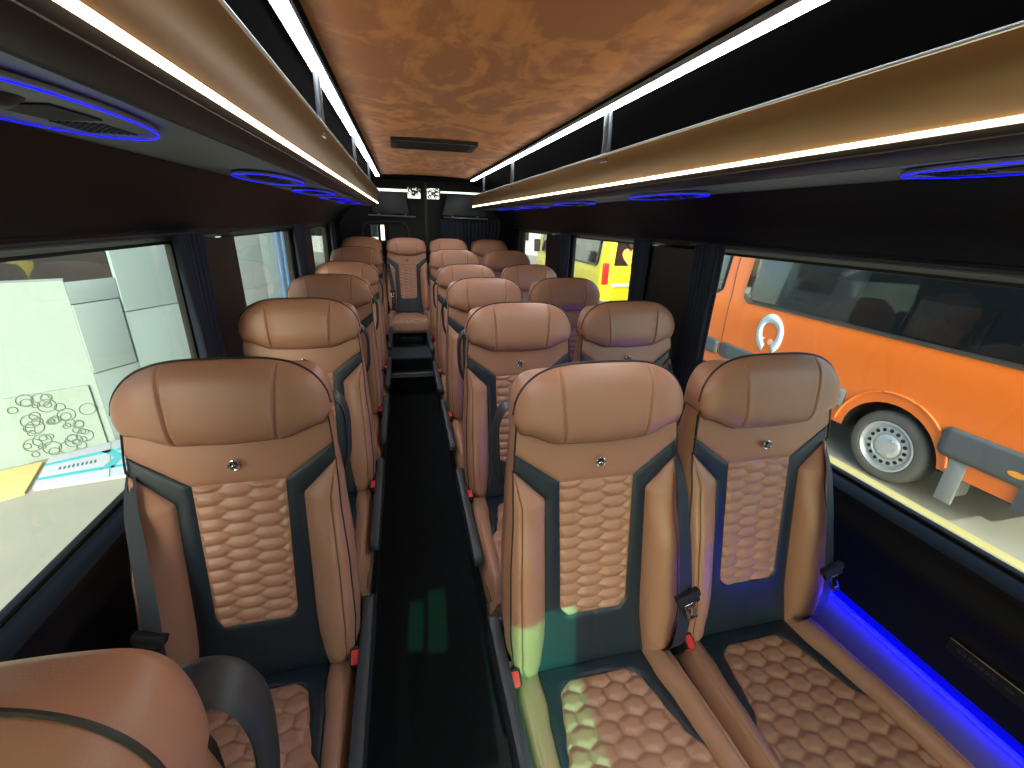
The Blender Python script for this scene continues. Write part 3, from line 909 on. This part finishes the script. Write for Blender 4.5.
    obj('bumper', MB().prism([(-.005, -.08), (-.02, .02), (-.02, .36), (.10, .36), (.10, -.02), (1.88, -.02), (1.88, .36), (2.0, .36), (2.0, .02), (1.985, -.08)], 'z', .34, .60), CL, t, bevel=.01)
    obj('mud_flap', MB().box(.01, .32, .76, .79, .14, .56).box(-.005, .02, .68, .80, .14, .56), mat('mud_flap', srgb(120, 126, 128), .7), t, bevel=.006)
    obj('side_marker', MB().lathe([(0, -.004), (.05, -.004), (.06, .004)], 'x', (-.020, .40, .60), 20, sx=1, sy=.42), mat('amber_marker', srgb(225, 150, 50), .4), t)
    for nm, lx in (('left', 0), ('right', 1)):
        x0 = .02 if lx == 0 else Wd-.16
        obj('tail_light', MB().box(x0, x0+.14, -.02, .05, .95, 1.42), mat('tail_light_red', srgb(205, 30, 32), .25), t, bevel=.02)
    mb = MB()
    for x0, x1 in ((.26, .96), (1.02, 1.72)): mb.prism([(x0, 1.36), (x1, 1.36), (x1-.03, 2.10), (x0+.05, 2.10)], 'y', -.014, .0)
    obj('rear_window', mb, VG, t, bevel=.01)
    obj('rear_door_gap', MB().box(.985, .995, -.006, .001, .5, 2.4), BLACK, t, smooth=False)
    obj('door_trim', MB().box(.25, .93, -.03, 0, .90, .98), mat('pale_handle', srgb(215, 220, 205), .5), t, bevel=.012)
    for s in (0, 1):
        obj('wing_mirror', MB().box(-.20 if s == 0 else Wd+.02, -.02 if s == 0 else Wd+.2, 4.62, 4.74, 1.35, 1.72), BLACK, t, bevel=.03)
    obj('windscreen', MB().prism([(4.70, 2.36), (5.13, 1.70), (5.15, 1.72), (4.72, 2.38)], 'x', .25, Wd-.25), VG, t)
    return t
ORP = mat('orange_paint', srgb(226, 112, 36), .35, coat=.5, var=.04, varscale=2)
YEP = mat('yellow_paint', srgb(232, 212, 30), .3, coat=.5)
van1 = van('van', 'orange van with round white emblem parked outside the large right window', 3.96, 1.35, ORP, None)
# emblem: open ring with face-like marks, sits on the van side
def emblem(parent, y, z, r):
    mb = MB(); A0, A1 = radians(-62), radians(250); n = 40; rows = []
    for k in range(n+1):
        a = A0+(A1-A0)*k/n; ri = r*.58+.04*r*sin(3*a); 
        rows.append([(-.012, y-q*cos(a)*.92, z+q*sin(a)*1.12) for q in (ri, r)])
    mb.grid(rows); o = obj('emblem', mb, mat('emblem_white', srgb(205, 228, 235), .5), parent)
    md = o.modifiers.new('thickness', 'SOLIDIFY'); md.thickness = .004
    o['label'] = 'open white ring emblem with small round marks'
    mb = MB()
    for a, b, q in ((-.03, -.09, .035), (.08, -.07, .016)): mb.lathe([(0, -.006), (q, -.004), (q, .01)], 'x', (-.006, y+a, z+b), 16)
    obj('emblem_mark', mb, mat('emblem_pink', srgb(240, 180, 160), .5), parent)
emblem(van1, 4.20-1.35, .41-GZ, .215)
van2 = van('van', 'yellow van seen from behind through the middle right window', 3.95, 9.0, YEP, None)
# heart-shaped sticker on the yellow van's rear window
pts = []
for k in range(28):
    a = 2*pi*k/28; pts.append((.62+.016*16*sin(a)**3*.75, 1.56+.014*(13*cos(a)-5*cos(2*a)-2*cos(3*a)-cos(4*a))))
obj('sticker', MB().prism(pts, 'y', -.022, -.016), mat('orange_sticker', srgb(240, 150, 60), .5), van2, smooth=False)

# left: walls, sheets, clutter
WALLC = mat('pale_render_wall', srgb(138, 151, 142), .85, var=.06, varscale=3, bump=('noise', 30, .3))
SHEET = mat('pale_metal_sheet', srgb(146, 161, 157), .5, var=.05, varscale=2)
A0 = Vector((-3.80, 4.32)); dA = Vector((.75, .66)).normalized(); A1 = Vector((-3.18, 4.66)); dA = (A1-Vector((-3.855, 4.271))).normalized()
def wallbox(p, d, u0, u1, t0, t1, z0, z1, mb=None):
    n = Vector((d.y, -d.x)); mb = mb or MB()
    P = [p+d*u+n*v for u, v in ((u0, t0), (u1, t0), (u1, t1), (u0, t1))]
    return mb.prism([(q.x, q.y) for q in P], 'z', z0, z1)
o = obj('garden_wall', wallbox(A1, dA, -6, 0, -.18, 0, GZ, .98), WALLC, smooth=False); tag(o, 'low cream rendered wall outside the large left window', 'wall')
dB = Vector((.45, .89)).normalized()
t = thing('sheet_fence', 'tall pale metal sheet fence running back from the cream wall', 'fence', (A1.x, A1.y, GZ))
def loc(mb): 
    mb.v = [(x-A1.x, y-A1.y, z-GZ) for x, y, z in mb.v]; return mb
for k, (u0, u1, z0, z1, off) in enumerate([(0, .42, GZ, .11, 0), (0, .40, .12, .76, .012), (0, .42, .77, .96, 0), (.42, 1.25, GZ, .62, .0), (.42, 1.25, .63, 2.6, 0.01), (1.25, 2.3, GZ, 2.6, .006), (2.3, 3.35, GZ, 2.6, 0)]):
    obj('metal_sheet', loc(wallbox(A1, dB, u0+.004, u1-.004, -.03, off, z0, z1)), SHEET, t, bevel=.003)
mb = MB()
for u in (2.55, 2.66, 2.95): 
    p = A1+dB*u+Vector((dB.y, -dB.x))*.06; mb.tube([(p.x, p.y, GZ), (p.x, p.y, 2.4)], .012)
obj('post', loc(mb), mat('blue_post', srgb(90, 130, 200), .5), t)
obj('fence_frame', loc(wallbox(A1, dB, .5, 3.4, -.10, -.04, -.2, 0, wallbox(A1, dB, .5, 3.4, -.10, -.04, 1.5, 1.6))), PLASG, t, smooth=False)

# carved lattice screen on the cream wall
t = thing('ornamental_screen', 'white carved screen of rings leaning on the cream wall', 'screen', (0, 0, 0))
n = Vector((dA.y, -dA.x)); random.seed(11)
def wp(u, z, o=.02): q = A1+dA*u+n*o; return (q.x, q.y, z)
ORN = mat('ornament_grey', srgb(100, 112, 100), .8)
WH = mat('screen_white', srgb(136, 148, 136), .8)
obj('panel', wallbox(A1, dA, -.60, -.06, .001, .02, GZ+.01, 0.02), WH, t, smooth=False)
mb = MB()
for k in range(46):
    u = random.uniform(-.57, -.10); z = random.uniform(GZ+.06, -.02); r = random.choice((.025, .035, .06))
    r = min(r, u+.60, -.06-u, z-GZ, .03-z) 
    if r < .012: continue
    mb.tube([wp(u+r*cos(a), z+r*sin(a), .024) for a in [2*pi*q/16 for q in range(16)]], .0035, 5, True)
obj('ring_pattern', mb, ORN, t)

# flattened boxes on the ground
t = thing('cardboard_box', 'flattened white box with teal stripes lying by the cream wall', 'box', (-3.0, 4.35, GZ))
P = [(-3.33, 3.83), (-2.33, 3.99), (-2.84, 4.86), (-3.55, 4.38)]
L_ = [(x+3.0, y-4.35) for x, y in P]
BXW = mat('white_card', srgb(172, 176, 180), .8); TEAL = mat('teal_print', srgb(60, 165, 170), .8)
def bl(u, v):
    a = Vector(L_[0]).lerp(Vector(L_[1]), u); b = Vector(L_[3]).lerp(Vector(L_[2]), u); q = a.lerp(b, v); return (q.x, q.y)
obj('card', MB().prism(L_, 'z', 0.005, .035), BXW, t, bevel=.003)
mb = MB()
for v0, v1, u0, u1 in ((.22, .30, 0, .44), (.68, .76, 0, .5), (.22, .28, .5, 1), (.68, .74, .55, 1)):
    mb.prism([bl(u0, v0), bl(u1, v0), bl(u1, v1), bl(u0, v1)], 'z', .0355, .037)
mb.prism([bl(.42, .22), bl(.52, .22), bl(.60, .5), bl(.52, .76), bl(.42, .76), bl(.53, .5)], 'z', .0355, .037)
obj('printed_stripe', mb, TEAL, t, smooth=False)
mb = MB()
for k in range(9): mb.prism([bl(.12+k*.032, .45), bl(.135+k*.032, .45), bl(.135+k*.032, .54), bl(.12+k*.032, .54)], 'z', .0355, .0368)
obj('lettering', mb, MATS['grey_cladding'], t, smooth=False)
obj('fold', MB().prism([bl(.49, 0), bl(.495, 0), bl(.505, 1), bl(.50, 1)], 'z', .0352, .0365), MATS['grey_cladding'], t, smooth=False)
tag(obj('cardboard_sheet', MB().prism([(-4.3, 3.70), (-3.75, 3.55), (-3.37, 3.80), (-3.58, 4.34), (-4.15, 4.02)], 'z', GZ, GZ+.02), mat('brown_card', srgb(214, 188, 120), .85, var=.08), bevel=.003), 'flat tan cardboard sheet lying left of the white box', 'cardboard')
# dark shed behind the cream wall
t = thing('shed', 'dark open shed full of planks behind the cream wall', 'shed', (-5.4, 5.6, GZ))
DK = mat('dark_corrugated', srgb(16, 17, 16), .8, var=.5, varscale=3)
mb = MB()
pA = A1-n*.5
obj('back_panel', MB().prism([(-2.5, -.1), (2.4, 1.3), (2.4, 1.45), (-2.5, .05)], 'z', 0, 3.2), DK, t, smooth=False)
o = obj('roof_sheet', MB().box(-2.6, 2.0, -.9, 1.2, 3.2, 3.28), DK, t, smooth=False)
random.seed(5)
PL = ['leftmost pale plank on the clutter above the cream wall', 'middle pale plank on the clutter above the cream wall', 'rightmost pale plank, nearest the metal sheets, on the clutter']
for k in range(3):
    M = Matrix.Translation((-.6+k*.75, -.35+k*.06, 1.68+random.uniform(0, .25))) @ Matrix.Rotation(random.uniform(-.6, .6), 4, 'Z') @ Matrix.Rotation(random.uniform(-.3, .3), 4, 'Y')
    tag(obj('wooden_plank', MB().box(-.35, .35, -.05, .05, -.02, .02, Matrix.Translation((-5.4, 5.6, GZ)) @ M), mat('pale_plank', srgb(190, 180, 150), .8), bevel=.004), PL[k], 'plank', 'planks piled behind the cream wall')

# distant buildings
def building(name, label, x, y, w, d, h, m_, nx, nz, face):
    t = thing(name, label, 'building', (x, y, GZ))
    obj('facade', MB().box(-w/2, w/2, -d/2, d/2, 0, h), m_, t, smooth=False)
    VG = MATS['dark_van_glass']
    for i in range(nx):
        for k in range(nz):
            z0 = 1.0+k*(h-1)/nz
            if face == 'y':
                cx = -w/2+(i+.5)*w/nx; mb = MB().box(cx-w/nx*.32, cx+w/nx*.32, -d/2-.04, -d/2, z0, z0+(h-1)/nz*.6)
            else:
                sgn = 1 if face == 'x' else -1
                cy = -d/2+(i+.5)*d/nx; a, b = sorted((sgn*w/2, sgn*(w/2+.04))); mb = MB().box(a, b, cy-d/nx*.32, cy+d/nx*.32, z0, z0+(h-1)/nz*.6)
            obj('window', mb, VG, t, smooth=False)
building('workshop', 'pale grey building far behind the yellow van', 9, 34, 34, 6, 7, mat('pale_facade', srgb(178, 184, 178), .8), 10, 2, 'y')
building('warehouse', 'grey panelled warehouse far left, reflected in the orange van', -13, 4, 4, 30, 8, mat('grey_facade', srgb(150, 156, 152), .7), 9, 3, 'x')
tag(obj('container', MB().box(-8.5, -4.2, 19, 21, GZ, .62), mat('yellow_container', srgb(222, 190, 80), .6), bevel=.03), 'yellow container standing far behind the small rear left window', 'container')
